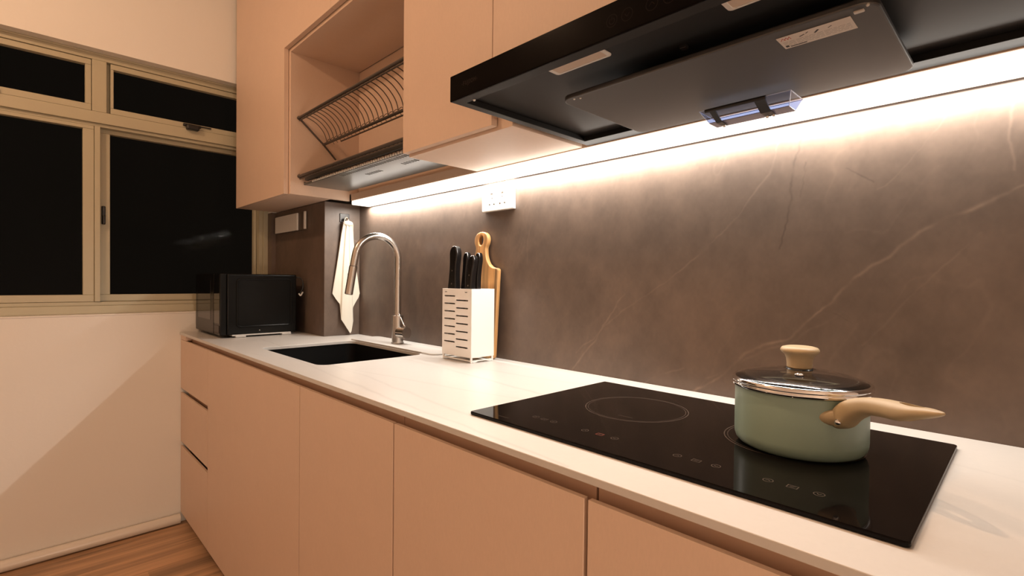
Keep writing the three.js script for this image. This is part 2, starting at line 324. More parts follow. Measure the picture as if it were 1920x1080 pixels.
{
  const t = thing('sink', 'black undermount sink basin set into the white worktop', 'sink', [1.07, 0.7, 0.32]);
  const wall = roundRect(0.790, 0.118, 1.358, 0.528, 0.055); wall.holes.push(roundRect(0.806, 0.134, 1.342, 0.512, 0.04, THREE.Path));
  part('basin_wall', slab(wall, 0.690, 0.8883, 0.001, 10), M.sink, t);
  part('basin_floor', slab(roundRect(0.790, 0.118, 1.358, 0.528, 0.055), 0.678, 0.690, 0.001, 10), M.sink, t);
  part('drain', lathe([[0.0, 0.692], [0.04, 0.692], [0.045, 0.6905], [0.045, 0.6902]], 1.07, 0.30, 32), M.steel, t);
}

// ------------------------------------------------------------------ wall cabinets
const CF = 0.370, CB = 0.352, UB = 1.504, UT = 2.56;
{
  const t = thing('wall_cabinet', 'tall beige wall cabinet in the corner beside the window', 'cabinet', [0.35, UB, 0.2]);
  part('carcass', box(0.03, 0.660, UB, UT, 0.172, 0.350, 0.001), M.laminate, t);
  const s = new THREE.Shape(); s.moveTo(0.03, UB); s.lineTo(0.664, UB); s.lineTo(0.664, 2.0945); s.lineTo(1.0915, 2.0945); s.lineTo(1.0915, UT); s.lineTo(0.03, UT); s.closePath();
  part('front_panel', board(s, CB, CF, 0.0009), M.laminate, t);
}
{
  const t = thing('open_cabinet', 'open-fronted beige wall cabinet holding the dish racks', 'cabinet', [1.1, UB, 0.2]);
  { const s = new THREE.Shape(); s.moveTo(-0.350, UB); s.lineTo(-0.091, UB); s.lineTo(-0.091, 1.5365); s.lineTo(-0.001, 1.5365); s.lineTo(-0.001, UT); s.lineTo(-0.350, UT); s.closePath(); const g = board(s, 0, 0.018, 0.0008); g.rotateY(Math.PI / 2); g.translate(0.662, 0, 0); part('side_panel', metreUV(g), M.laminate, t); }
  part('top_panel', box(0.680, 1.5605, 2.081, 2.097, 0.052, 0.350, 0.001), M.laminate, t);
  part('back_panel', box(0.6805, 1.5605, 1.5365, 2.081, 0.040, 0.050, 0.0008), M.laminate, t);
  part('upper_door', box(1.093, 1.560, 2.0945, UT, CB, CF, 0.001), M.laminate, t);
}
{
  const t = thing('wall_cabinet', 'beige wall cabinet with one door between dish racks and hood', 'cabinet', [1.77, UB, 0.2]);
  part('carcass', box(1.5625, 1.983, UB, UT, 0.098, 0.350, 0.001), M.laminate, t);
  part('door', box(1.5614, 1.9345, 1.5118, UT, CB, CF, 0.001), M.laminate, t);
}
{
  const t = thing('wall_cabinet', 'beige wall cabinet above the black cooker hood', 'cabinet', [2.45, 1.56, 0.2]);
  part('carcass', box(1.986, 2.95, 1.557, UT, 0.005, 0.350, 0.001), M.laminate, t);
  for (const [a, b] of [[1.9365, 2.442], [2.444, 2.95]]) part('door', box(a, b, 1.562, UT, CB, CF, 0.001), M.laminate, t);
}
{
  const t = thing('added_tall_blocker', 'added tall beige box out of view that keeps fill light off the worktop end', 'cabinet', [3.6, 0, 0.3]);
  part('carcass', box(3.32, 3.92, 0.001, 2.45, 0.001, 0.60, 0.001), M.laminate, t); part('door', box(3.321, 3.919, 0.08, 2.449, 0.602, 0.62, 0.001), M.laminate, t);  // added light blocker, darkens the right end of worktop and backsplash
}
// LED batten along the splashback
{
  const x0 = 0.690, x1 = 2.86, t = thing('led_strip_light', 'glowing white light strip under the wall cabinets along the backsplash', 'light', [1.95, 1.504, 0.05]);
  part('housing', box(x0, x1, 1.5045, 1.535, 0.001, 0.090, 0.001), M.laminate, t);
  const glow = new THREE.MeshStandardMaterial({ color: 0xffffff, emissive: LED, emissiveIntensity: 1.15, roughness: 0.6 });
  part('diffuser', box(x0 + 0.004, x1, 1.4860, 1.5045, 0.004, 0.090, 0.004, 2), glow, t);
  const L = new THREE.RectAreaLight(LED, LED_POWER, x1 - x0 - 0.01, 0.018); L.position.set((x0 + x1) / 2, 1.4850, 0.023); L.lookAt((x0 + x1) / 2, 0, 0.023); scene.add(L);
  const F = new THREE.RectAreaLight(LED, LED_FRONT, x1 - x0 - 0.01, 0.006); F.position.set((x0 + x1) / 2, 1.4886, 0.0905); F.lookAt((x0 + x1) / 2, 1.42, 1); scene.add(F);
}

// ------------------------------------------------------------------ dish racks
function wireRack(name, label, front, back, sag, n, barR, wireR, y0) {
  const x0 = 0.692, x1 = 1.550, t = thing(name, label, 'rack', [1.12, y0, 0.25]);
  part('front_rail', [rod([x0, front[1], front[0]], [x1, front[1], front[0]], barR), rod([x0, front[1] - 0.010, front[0] - 0.002], [x1, front[1] - 0.010, front[0] - 0.002], barR * 0.55)], M.railSteel, t);
  part('rear_rail', rod([x0, back[1], back[0]], [x1, back[1], back[0]], barR), M.railSteel, t);
  for (const x of [x0, x1]) part('end_bracket', [rod([x, front[1], front[0]], [x, back[1], back[0]], barR * 0.7), rod([x, back[1], back[0]], [x, back[1] - (back[1] > 1.7 ? 0.055 : -0.02), back[0] - (back[1] > 1.7 ? 0.055 : 0.02)], barR * 0.7), new THREE.SphereGeometry(barR * 1.5, 12, 8).translate(x, front[1], front[0])], M.railSteel, t);
  const wire = x => { const m = 0.45; return tube([[x, front[1], front[0]], [x, front[1] * 0.97 + back[1] * 0.03, front[0] * 0.76 + back[0] * 0.24], [x, front[1] * 0.80 + back[1] * 0.20, front[0] * 0.42 + back[0] * 0.58], [x, front[1] * 0.48 + back[1] * 0.52, front[0] * 0.14 + back[0] * 0.86], [x, front[1] * 0.2 + back[1] * 0.8, front[0] * 0.03 + back[0] * 0.97], [x, back[1], back[0]]], wireR, 20, 6); };
  for (let i = 1; i < n; i++) part('wire', wire(x0 + (x1 - x0) * i / n), M.wireSteel, t);
  return t;
}
{
  const t = wireRack('plate_rack', 'upper slanted wire plate rack in the open wall cabinet', [0.320, 1.8167], [0.217, 1.727], 0.022, 26, 0.0055, 0.0018, 1.73);
  const gs = []; for (let i = 1; i < 26; i++) { const x = 0.692 + 0.858 * i / 26; gs.push(tube([[x - 0.012, 1.727, 0.217], [x, 1.748, 0.205], [x + 0.012, 1.727, 0.19]], 0.0013, 10, 5)); }
  gs.push(rod([0.80, 1.727, 0.19], [1.55, 1.727, 0.19], 0.003)); part('plate_dividers', gs, M.wireSteel, t);
}
{
  const t = wireRack('cup_rack', 'lower black-railed cup rack just above the drip tray', [0.317, 1.5785], [0.118, 1.590], 0.004, 34, 0.006, 0.0014, 1.57);
  const gs = []; for (let i = 1; i < 52; i++) { const x = 0.692 + 0.858 * i / 52; gs.push(rod([x, 1.592, 0.116], [x, 1.662, 0.066], 0.0009, 5)); } gs.push(rod([0.7, 1.662, 0.066], [1.55, 1.662, 0.066], 0.0025));
  part('back_grid', gs, M.wireSteel, t);
  part('front_bar', box(0.74, 1.552, 1.5545, 1.571, 0.300, 0.316, 0.003, 2), M.blackPlastic, t);
}
{
  const t = thing('drip_tray', 'translucent grey drip tray under the cup rack', 'tray', [1.12, 1.545, 0.2]);
  const mat = new THREE.MeshPhysicalMaterial({ color: new THREE.Color().setRGB(0.085, 0.085, 0.072), roughness: 0.3, transmission: 0.25, thickness: 0 });
  const s = roundRect(0.700, 0.108, 1.553, 0.300, 0.012);
  for (let i = 0; i < 44; i++) { const x = 0.86 + i * 0.0152; const ok = (i > 14 && i < 22) || i > 30; if (ok) s.holes.push(roundRect(x, 0.215, x + 0.008, 0.236, 0.003, THREE.Path)); if (i > 8) s.holes.push(roundRect(x, 0.272, x + 0.008, 0.292, 0.003, THREE.Path)); }
  part('tray_base', slab(s, 1.543, 1.5455, 0.0006, 3), mat, t);
  for (let i = 0; i < 50; i++) part('tray_tooth', box(0.790 + i * 0.0152, 0.7985 + i * 0.0152, 1.5436, 1.5505, 0.3022, 0.3065, 0.0008), M.silverPlastic, t);
  part('tray_rim', [box(0.700, 1.553, 1.5455, 1.556, 0.105, 0.109, 0.001), box(0.700, 1.553, 1.5455, 1.552, 0.299, 0.302, 0.001), box(0.698, 0.702, 1.5435, 1.556, 0.105, 0.302, 0.001), box(1.552, 1.556, 1.5435, 1.556, 0.105, 0.302, 0.001)], mat, t);
}

// ------------------------------------------------------------------ cooker hood
const HX0 = 2.003, HX1 = 2.903, HZ0 = 0.101, HZ1 = 0.540, HB = 1.504, HT = 1.5525;
{
  const t = thing('cooker_hood', 'slim black cooker hood over the hob', 'cooker hood', [2.45, HB, 0.3]);
  const rim = new THREE.Shape(); rim.moveTo(HX0, HZ0); rim.lineTo(HX1, HZ0); rim.lineTo(HX1, HZ1 - 0.004); rim.lineTo(HX0, HZ1 - 0.004); rim.closePath();
  rim.holes.push(roundRect(HX0 + 0.020, HZ0 + 0.038, HX1 - 0.020, HZ1 - 0.026, 0.002, THREE.Path));
  part('canopy', [slab(rim, HB, 1.516, 0.0008), plain(HX0, HX1, 1.516, HT, HZ0, HZ1 - 0.004)], M.hoodBlack, t);
  const fas = canvasTexture(2048, 112, (c, w, h) => {
    c.fillStyle = '#0d0a09'; c.fillRect(0, 0, w, h); const px = m => (m - HX0) / (HX1 - HX0) * w; c.strokeStyle = c.fillStyle = '#2e2725';
    c.font = 'bold 26px sans-serif'; c.textAlign = 'center'; c.textBaseline = 'middle'; c.fillText('-FUJIOH-', px(2.0625), 55);
    c.strokeStyle = '#231e1c'; c.lineWidth = 2.5; const box = (x, f) => { const X = px(x), Y = 60; c.beginPath(); c.arc(X, Y, 20, 0, 7); c.stroke(); c.save(); c.translate(X, Y); f(); c.restore(); };
    box(2.3797, () => { c.beginPath(); c.arc(0, 1, 10, -1.0, 4.1); c.stroke(); c.beginPath(); c.moveTo(0, -13); c.lineTo(0, -2); c.stroke(); });
    box(2.4009 + 0.004, () => { c.beginPath(); c.moveTo(-9, -4); c.lineTo(0, 6); c.lineTo(9, -4); c.stroke(); });
    box(2.4431, () => { c.beginPath(); c.moveTo(-9, 4); c.lineTo(0, -6); c.lineTo(9, 4); c.stroke(); });
    box(2.4648 + 0.004, () => { c.beginPath(); c.arc(0, 0, 8, 0, 6.3); c.stroke(); });
    box(2.505, () => { c.beginPath(); c.arc(0, 0, 8, 0, 6.3); c.stroke(); });
  });
  const fg = box(HX0, HX1, HB - 0.0004, HT + 0.0006, HZ1 - 0.004, HZ1, 0.0015, 2); const p = fg.attributes.position, uv = fg.attributes.uv;
  for (let i = 0; i < p.count; i++) uv.setXY(i, (p.getX(i) - HX0) / (HX1 - HX0), (p.getY(i) - HB) / (HT - HB));
  part('fascia', fg, phys([1, 1, 1], 0.2, { map: fas, specularIntensity: 0.04 }), t);
  // suction plate below the recess
  const pl = part('suction_plate', slab(roundRect(2.183, 0.142, 2.669, 0.421, 0.022), 1.4905, 1.500, 0.0025, 8), M.hoodPlate, t);
  for (const x of [2.30, 2.56]) part('plate_bracket', box(x, x + 0.05, 1.500, 1.5165, 0.25, 0.33), M.hoodBlack, pl);
  for (const k of [0, 1]) part('plate_rivet', new THREE.SphereGeometry(0.0022, 10, 6).translate(2.2115 + k * 0.011, 1.4907, 0.4145 - k * 0.004), M.silverPlastic, pl);
  part('plate_latch', [box(2.643, 2.654, 1.4885, 1.4912, 0.4035, 0.410, 0.001), new THREE.SphereGeometry(0.0022, 10, 6).translate(2.659, 1.4907, 0.4155)], M.silverPlastic, pl);
  const lens = new THREE.MeshStandardMaterial({ color: new THREE.Color().setRGB(0.45, 0.36, 0.29), roughness: 0.6, emissive: WARM, emissiveIntensity: 0.015 });
  for (const [a, b] of [[2.221, 2.334], [2.517, 2.630]]) {
    const s = roundRect(a, 0.471, b, 0.501, 0.006); s.holes.push(roundRect(a + 0.007, 0.4755, b - 0.007, 0.4965, 0.003, THREE.Path));
    const fr = part('hood_lamp', slab(s, 1.5138, 1.5165, 0.0008, 6), M.silverPlastic, t);
    part('lens', slab(roundRect(a + 0.006, 0.4745, b - 0.006, 0.4975, 0.003), 1.5148, 1.5162, 0.0004, 6), lens, fr);
  }
  for (const [x, z] of [[2.0476, 0.5155], [2.3126, 0.509]]) part('screw', new THREE.SphereGeometry(0.003, 10, 6).translate(x, 1.504 + (z < 0.514 ? 0.0125 : 0), z), M.silverPlastic, t);
  part('sensor', box(2.422, 2.432, 1.511, 1.5165, 0.414, 0.424, 0.001), M.blackPlastic, t);
  for (const x of [2.2775, 2.5735]) { const L = new THREE.SpotLight(WARM, HOOD_LAMP, 0, 1.2, 0.5, 2); L.position.set(x - 0.045, 1.5125, 0.484); L.target.position.set(x - 0.045, 0, 0.484); scene.add(L.target); L.castShadow = true; L.shadow.radius = 0.07; scene.add(L); }
}
{ // warning sticker on the suction plate
  const tex = canvasTexture(512, 240, (c, w, h) => {
    c.fillStyle = '#d8cfc6'; c.fillRect(0, 0, w, h); c.fillStyle = '#222'; c.strokeStyle = '#333';
    c.strokeStyle = '#b0352b'; c.lineWidth = 5; for (let i = 0; i < 3; i++) { c.beginPath(); c.moveTo(18 + i * 24, 70); c.lineTo(40 + i * 24, 28); c.lineTo(52 + i * 20, 74); c.stroke(); }
    c.strokeStyle = '#222'; c.lineWidth = 12; c.beginPath(); c.moveTo(150, 80); c.lineTo(190, 60); c.stroke(); c.lineWidth = 16; c.beginPath(); c.moveTo(255, 92); c.lineTo(290, 50); c.stroke(); c.lineWidth = 8; c.beginPath(); c.moveTo(200, 56); c.lineTo(222, 36); c.stroke(); c.beginPath(); c.moveTo(350, 76); c.lineTo(380, 52); c.stroke();
    c.strokeStyle = '#555'; c.lineWidth = 4; for (let r = 0; r < 5; r++) for (let x = 20; x < 480;) { const l = 18 + ((x * 7 + r * 31) % 40); c.beginPath(); c.moveTo(x, 112 + r * 22); c.lineTo(Math.min(x + l, 490), 112 + r * 22); c.stroke(); x += l + 8; }
    c.fillStyle = '#1c1c1c'; c.fillRect(16, 180, 24, 34); c.fillRect(48, 206, 120, 16);
  });
  const t = thing('warning_sticker', 'white printed sticker on the underside plate of the cooker hood', 'sticker', [2.6, 1.4902, 0.38]);
  const g = plain(2.5515, 2.6380, 1.4899, 1.4903, 0.3605, 0.4010), p = g.attributes.position, uv = g.attributes.uv;
  for (let i = 0; i < p.count; i++) uv.setXY(i, (p.getX(i) - 2.5515) / 0.0865, (p.getZ(i) - 0.3605) / 0.0405);
  part('printed_label', g, std([0.85, 0.85, 0.85], 0.55, { map: tex }), t);
}
{ // clear grease cup clipped under the rear edge of the hood
  const t = thing('grease_cup', 'clear plastic grease cup with black clips under the hood rear edge', 'grease cup', [2.42, 1.462, 0.15]);
  const cl = new THREE.MeshPhysicalMaterial({ color: new THREE.Color().setRGB(0.60, 0.68, 0.92), roughness: 0.03, transmission: 1, thickness: 0, ior: 1.5 });
  const smoke = new THREE.MeshPhysicalMaterial({ color: new THREE.Color().setRGB(0.20, 0.19, 0.29), roughness: 0.25, transmission: 0.35, thickness: 0, ior: 1.5 });
  const A = [[2.353, 0.213], [2.513, 0.213], [2.513, 0.150], [2.353, 0.150]], B = [[2.357, 0.178], [2.500, 0.178], [2.500, 0.143], [2.357, 0.143]];
  const ring = (P, y) => P.map(([x, z]) => [x, y, z]);
  const walls = loft([ring(A, 1.4825), ring(B, 1.468)], false).toNonIndexed(); walls.computeVertexNormals();
  part('cup_wall', walls, cl, t); part('cup_floor', plain(2.357, 2.500, 1.4668, 1.468, 0.143, 0.178), smoke, t);
  part('cup_rim', [...[[2.353, 0.213, 2.513, 0.213], [2.513, 0.213, 2.513, 0.150], [2.513, 0.150, 2.353, 0.150], [2.353, 0.150, 2.353, 0.213]].map(([x0, z0, x1, z1]) => rod([x0, 1.4822, z0], [x1, 1.4822, z1], 0.0009, 6)), ...[[0, 0], [1, 1]].map(([i, j]) => rod([A[i][0], 1.4825, A[i][1]], [B[j][0], 1.468, B[j][1]], 0.0008, 6))], M.glassEdge = new THREE.MeshPhysicalMaterial({ color: new THREE.Color().setRGB(0.75, 0.82, 0.95), roughness: 0.1, transmission: 0.5, thickness: 0 }), t);
  for (const [x, w] of [[2.371, 0.011], [2.452, 0.018]]) {
    const st = new THREE.Shape(); st.moveTo(-0.211, 1.4824); st.lineTo(-0.176, 1.4666); st.lineTo(-0.150, 1.4660); st.lineTo(-0.150, 1.4644); st.lineTo(-0.177, 1.4648); st.lineTo(-0.2145, 1.4812); st.closePath();
    const g = board(st, 0, w, 0.0002); g.rotateY(Math.PI / 2); g.translate(x, 0, 0); part('clip', g, M.blackPlastic, t);
  }
  part('clip_bar', rod([2.366, 1.4795, 0.2155], [2.474, 1.4795, 0.2155], 0.0035, 8), M.blackPlastic, t);
  for (const x of [2.3765, 2.456, 2.467]) part('clip_screw', new THREE.SphereGeometry(0.0034, 12, 8).translate(x, 1.4642, 0.155), M.chrome, t);
}

// ------------------------------------------------------------------ hob
{
  const X0 = 2.0540, X2 = 2.7240, Za = 0.0865, Zb = 0.5255, t = thing('induction_hob', 'black glass induction hob with two marked cooking zones', 'hob', [2.39, 0.9, 0.306]);
  const tex = canvasTexture(2048, 1344, (c, w, h) => {
    c.fillStyle = '#0e0b0a'; c.fillRect(0, 0, w, h); const k = w / (X2 - X0), px = x => (x - X0) * k, py = z => (z - Za) * k;
    c.strokeStyle = '#4b423c';
    for (const [x, z] of [[2.258, 0.268], [2.538, 0.262]]) { c.lineWidth = 5; c.beginPath(); c.arc(px(x), py(z), 0.0985 * k, 0, 7); c.stroke(); c.lineWidth = 3; c.beginPath(); c.arc(px(x), py(z), 0.0935 * k, 0, 7); c.stroke(); }
    c.fillStyle = '#40372f'; for (const [x, z, n] of [[2.262, 0.336, 9], [2.113, 0.506, 8]]) for (let i = 0; i < n; i++) c.fillRect(px(x) + i * 11, py(z) - 6, 6 + (i % 2) * 2, 9);
    c.strokeStyle = c.fillStyle = '#4a423c'; c.lineWidth = 3.5;
    const xs = [2.168, 2.189, 2.211, 2.281, 2.3115, 2.340, 2.4478, 2.4764, 2.5045, 2.5716, 2.600, 2.629];
    xs.forEach((x, i) => { const X = px(x), Y = py(0.4615), r = 18, q = i % 3;
      if (q === 1) { c.strokeStyle = i === 4 ? '#7a4038' : '#4a423c'; c.strokeRect(X - r, Y - r * 0.75, 2 * r, 1.5 * r); c.fillRect(X - 10, Y - 6, 20, 3); c.fillRect(X - 10, Y + 2, 16, 3); }
      else { c.beginPath(); c.arc(X, Y, r, 0, 7); c.stroke(); c.beginPath(); c.moveTo(X - 8, Y + (q ? -4 : 4)); c.lineTo(X, Y + (q ? 5 : -5)); c.lineTo(X + 8, Y + (q ? -4 : 4)); c.stroke(); }
      c.strokeStyle = '#4a423c'; });
    c.strokeStyle = '#2e2723'; c.lineWidth = 5; c.beginPath(); c.arc(px(2.66), py(0.15), 60, 4.0, 5.4); c.stroke();
  });
  const g = slab(roundRect(X0, Za, X2, Zb, 0.006), 0.9005, 0.9065, 0.0016, 6), p = g.attributes.position, uv = g.attributes.uv;
  for (let i = 0; i < p.count; i++) uv.setXY(i, (p.getX(i) - X0) / (X2 - X0), 1 - (p.getZ(i) - Za) / (Zb - Za));
  part('glass_top', g, phys([1, 1, 1], 0.05, { map: tex, specularIntensity: 0.2 }), t);
}

// ------------------------------------------------------------------ saucepan
{
  const cx = 2.5525, cz = 0.2776, y0 = 0.9068, t = thing('saucepan', 'sage green saucepan with glass lid and beige handle on the hob', 'saucepan', [cx, y0, cz]);
  part('body', lathe([[0, y0], [0.074, y0], [0.079, y0 + 0.0008], [0.0845, y0 + 0.0035], [0.0885, y0 + 0.008], [0.0903, y0 + 0.014], [0.0907, y0 + 0.02], [0.0907, 0.9955], [0.0903, 0.9962], [0.0885, 0.9962], [0.0883, 0.9955]], cx, cz, 96), M.sage, t);
  part('nonstick_lining', lathe([[0.0882, 0.9955], [0.0882, y0 + 0.02], [0.084, y0 + 0.010], [0.076, y0 + 0.006], [0, y0 + 0.006]], cx, cz, 96), new THREE.MeshStandardMaterial({ color: new THREE.Color().setRGB(0.018, 0.018, 0.020), roughness: 0.4, side: THREE.DoubleSide }), t);
  const lid = part('lid', lathe([[0.0905, 1.0095], [0.088, 1.0120], [0.075, 1.0165], [0.05, 1.0222], [0.025, 1.0252], [0.0, 1.026], [0.0, 1.0235], [0.025, 1.0227], [0.05, 1.0197], [0.075, 1.014], [0.088, 1.0095], [0.0905, 1.0095]], cx, cz, 96), new THREE.MeshPhysicalMaterial({ color: 0xffffff, roughness: 0.01, transmission: 1, thickness: 0.003, ior: 1.5 }), t);
  part('steel_rim', lathe([[0.0895, 1.0085], [0.0905, 1.0105], [0.0930, 1.0108], [0.0950, 1.0092], [0.0957, 1.0058], [0.0953, 1.0045], [0.0938, 1.0036], [0.0950, 1.0026], [0.0953, 1.0005], [0.0945, 0.9978], [0.0925, 0.9967], [0.0895, 0.9967], [0.0895, 1.0085]], cx, cz, 128), M.chrome, lid);
  part('knob', lathe([[0.0, 1.0265], [0.0168, 1.0265], [0.0176, 1.0285], [0.0178, 1.034], [0.0186, 1.041], [0.0208, 1.0468], [0.0250, 1.0505], [0.0268, 1.0530], [0.0266, 1.0556], [0.0245, 1.0584], [0.019, 1.0600], [0.012, 1.0600], [0.0, 1.0592]], cx, cz, 64), M.beige, lid);
  part('knob_washer', lathe([[0.0, 1.0245], [0.0185, 1.0245], [0.0185, 1.0266], [0.0, 1.0266]], cx, cz, 48), M.blackPlastic, lid);
  const va = Math.atan2(0.865, 0.25), vx = cx + 0.047 * Math.cos(va), vz = cz + 0.047 * Math.sin(va);
  part('steam_vent', [new THREE.TorusGeometry(0.0048, 0.0016, 10, 24).rotateX(Math.PI / 2).translate(vx, 1.0235, vz), new THREE.CylinderGeometry(0.003, 0.003, 0.004, 16).translate(vx, 1.0215, vz)], M.chrome, lid);
  // handle: swept superellipse, hanging slot cut out
  const a = 40 * Math.PI / 180, U = [Math.cos(a), Math.sin(a)], N = [-Math.sin(a), Math.cos(a)];
  const st = [[0.0885, 0.9705, 0.0125, 0.0150, 0.35], [0.097, 0.9765, 0.0155, 0.0155, 0.75], [0.108, 0.9865, 0.0148, 0.0148, 0.72], [0.122, 0.9945, 0.0132, 0.0138, 0.42], [0.14, 1.0015, 0.0113, 0.0132, 0.25], [0.165, 1.0052, 0.0112, 0.0140, 0.12], [0.19, 1.0072, 0.0108, 0.0150, 0.08], [0.208, 1.0108, 0.0078, 0.0142, 0.14], [0.224, 1.0145, 0.0056, 0.0108, 0.16], [0.237, 1.0172, 0.0030, 0.0058, 0.12], [0.2425, 1.0185, 0.0010, 0.0016, 0.1]];
  const sp = st[0].map((_, c) => new THREE.CatmullRomCurve3(st.map((s, i) => V(i, s[c], 0))));
  const rings = []; for (let i = 0; i <= 60; i++) {
    const [r, y, hh, hw, tl] = sp.map(c => c.getPoint(i / 60).y), q = []; const ct = Math.cos(tl), sn = Math.sin(tl);
    for (let k = 0; k < 28; k++) { const th = -k / 28 * 2 * Math.PI, e = 0.8, c = Math.sign(Math.cos(th)) * Math.abs(Math.cos(th)) ** e * hw, s = Math.sign(Math.sin(th)) * Math.abs(Math.sin(th)) ** e * hh; const rr = r - s * sn; q.push([cx + U[0] * rr + N[0] * c, y + s * ct, cz + U[1] * rr + N[1] * c]); }
    rings.push(q);
  }
  let hg = loft(rings);
  const slot = new THREE.Shape(); slot.absellipse(0.2025, 0, 0.0165, 0.0052, 0, Math.PI * 2); const sg = new THREE.ExtrudeGeometry(slot, { depth: 0.06, bevelEnabled: false, curveSegments: 20 }); sg.rotateX(Math.PI / 2); sg.rotateY(-a); sg.translate(cx, 1.035, cz);
  const ev = new Evaluator(); ev.attributes = ['position', 'normal', 'uv']; ev.useGroups = false;
  const A = new Brush(hg), B = new Brush(sg); A.updateMatrixWorld(); B.updateMatrixWorld();
  hg = ev.evaluate(A, B, SUBTRACTION).geometry;
  const h = part('handle', hg, M.beige, t);
  // flared flame guard where the handle meets the wall
  const gr = []; for (const [r, hw, hh, y] of [[0.0855, 0.0300, 0.0125, 0.9735], [0.0905, 0.0285, 0.0125, 0.9735], [0.0955, 0.0200, 0.0128, 0.974], [0.101, 0.0130, 0.011, 0.9745], [0.104, 0.004, 0.004, 0.975]]) { const q = []; for (let k = 0; k < 28; k++) { const th = -k / 28 * 2 * Math.PI, c = Math.cos(th) * hw, s = Math.sin(th) * hh, dr = r - 0.0907 + Math.sqrt(Math.max(0.0907 ** 2 - c * c, 0)); q.push([cx + U[0] * dr + N[0] * c, y + s, cz + U[1] * dr + N[1] * c]); } gr.push(q); }
  part('flame_guard', loft(gr), M.beige, t);
  const sx = cx + U[0] * 0.1035 + N[0] * 0.0148, sz = cz + U[1] * 0.1035 + N[1] * 0.0148;
  part('screw', new THREE.SphereGeometry(0.0042, 14, 10).translate(sx, 0.9715, sz), M.chrome, h);
}

// ------------------------------------------------------------------ tap
{
  const bx = 1.0635, bz = 0.078, yb = 0.9065, t = thing('kitchen_tap', 'brushed steel gooseneck pull-out tap behind the sink', 'tap', [bx, yb, bz]);
  const an = 8 * Math.PI / 180, D = [-Math.sin(an), Math.cos(an)], at = (d, y) => [bx + D[0] * d, y, bz + D[1] * d];
  part('tap_body', lathe([[0, yb], [0.0245, yb], [0.0245, yb + 0.004], [0.0222, yb + 0.005], [0.0222, 1.0165], [0.0215, 1.0175], [0.013, 1.0175]], bx, bz, 48), M.steel, t);
  const R = 0.0845, yc = 1.238, pts = [at(0, 1.015), at(0, 1.08), at(0, 1.15), at(0, 1.21)]; for (let i = 0; i <= 12; i++) { const th = Math.PI - i / 12 * Math.PI * 0.93; pts.push(at(R + R * Math.cos(th), yc + R * Math.sin(th))); }
  pts.push(at(0.172, 1.232), at(0.1765, 1.206));
  part('spout_pipe', tube(pts, 0.0132, 110, 24), M.steel, t);
  const e = pts[pts.length - 1], dir = V(D[0] * 0.16, -0.987, D[1] * 0.16).normalize(), P = d => [e[0] + dir.x * d, e[1] + dir.y * d, e[2] + dir.z * d];
  const hd = part('spray_head', [rod(P(0.0015), P(0.106), 0.0148, 28)], M.steel, t);
  part('spray_ring', rod(P(-0.0005), P(0.002), 0.0141, 28), M.blackPlastic, hd);
  part('spray_nozzle', rod(P(0.106), P(0.1075), 0.0125, 24), M.blackPlastic, hd);
  const bt = P(0.04); part('spray_button', box(bt[0] - 0.018, bt[0] - 0.013, bt[1] - 0.016, bt[1] + 0.012, bt[2] - 0.002, bt[2] + 0.008, 0.002), M.blackPlastic, hd);
  const k = V(1, 0, -0.12).normalize(); const lv = part('lever_hub', rod([bx + k.x * 0.012, 0.951, bz + k.z * 0.012], [bx + k.x * 0.056, 0.951, bz + k.z * 0.056], 0.0225, 40), M.steel, t);
  part('lever', [rod([bx + k.x * 0.045, 0.971, bz + k.z * 0.045], [bx + k.x * 0.012, 1.024, bz + k.z * 0.012 + 0.004], 0.0036, 10), rod([bx + k.x * 0.030, 0.972, bz + k.z * 0.03], [bx + k.x * 0.054, 0.9755, bz + k.z * 0.054], 0.004, 10)], M.steel, lv);
}

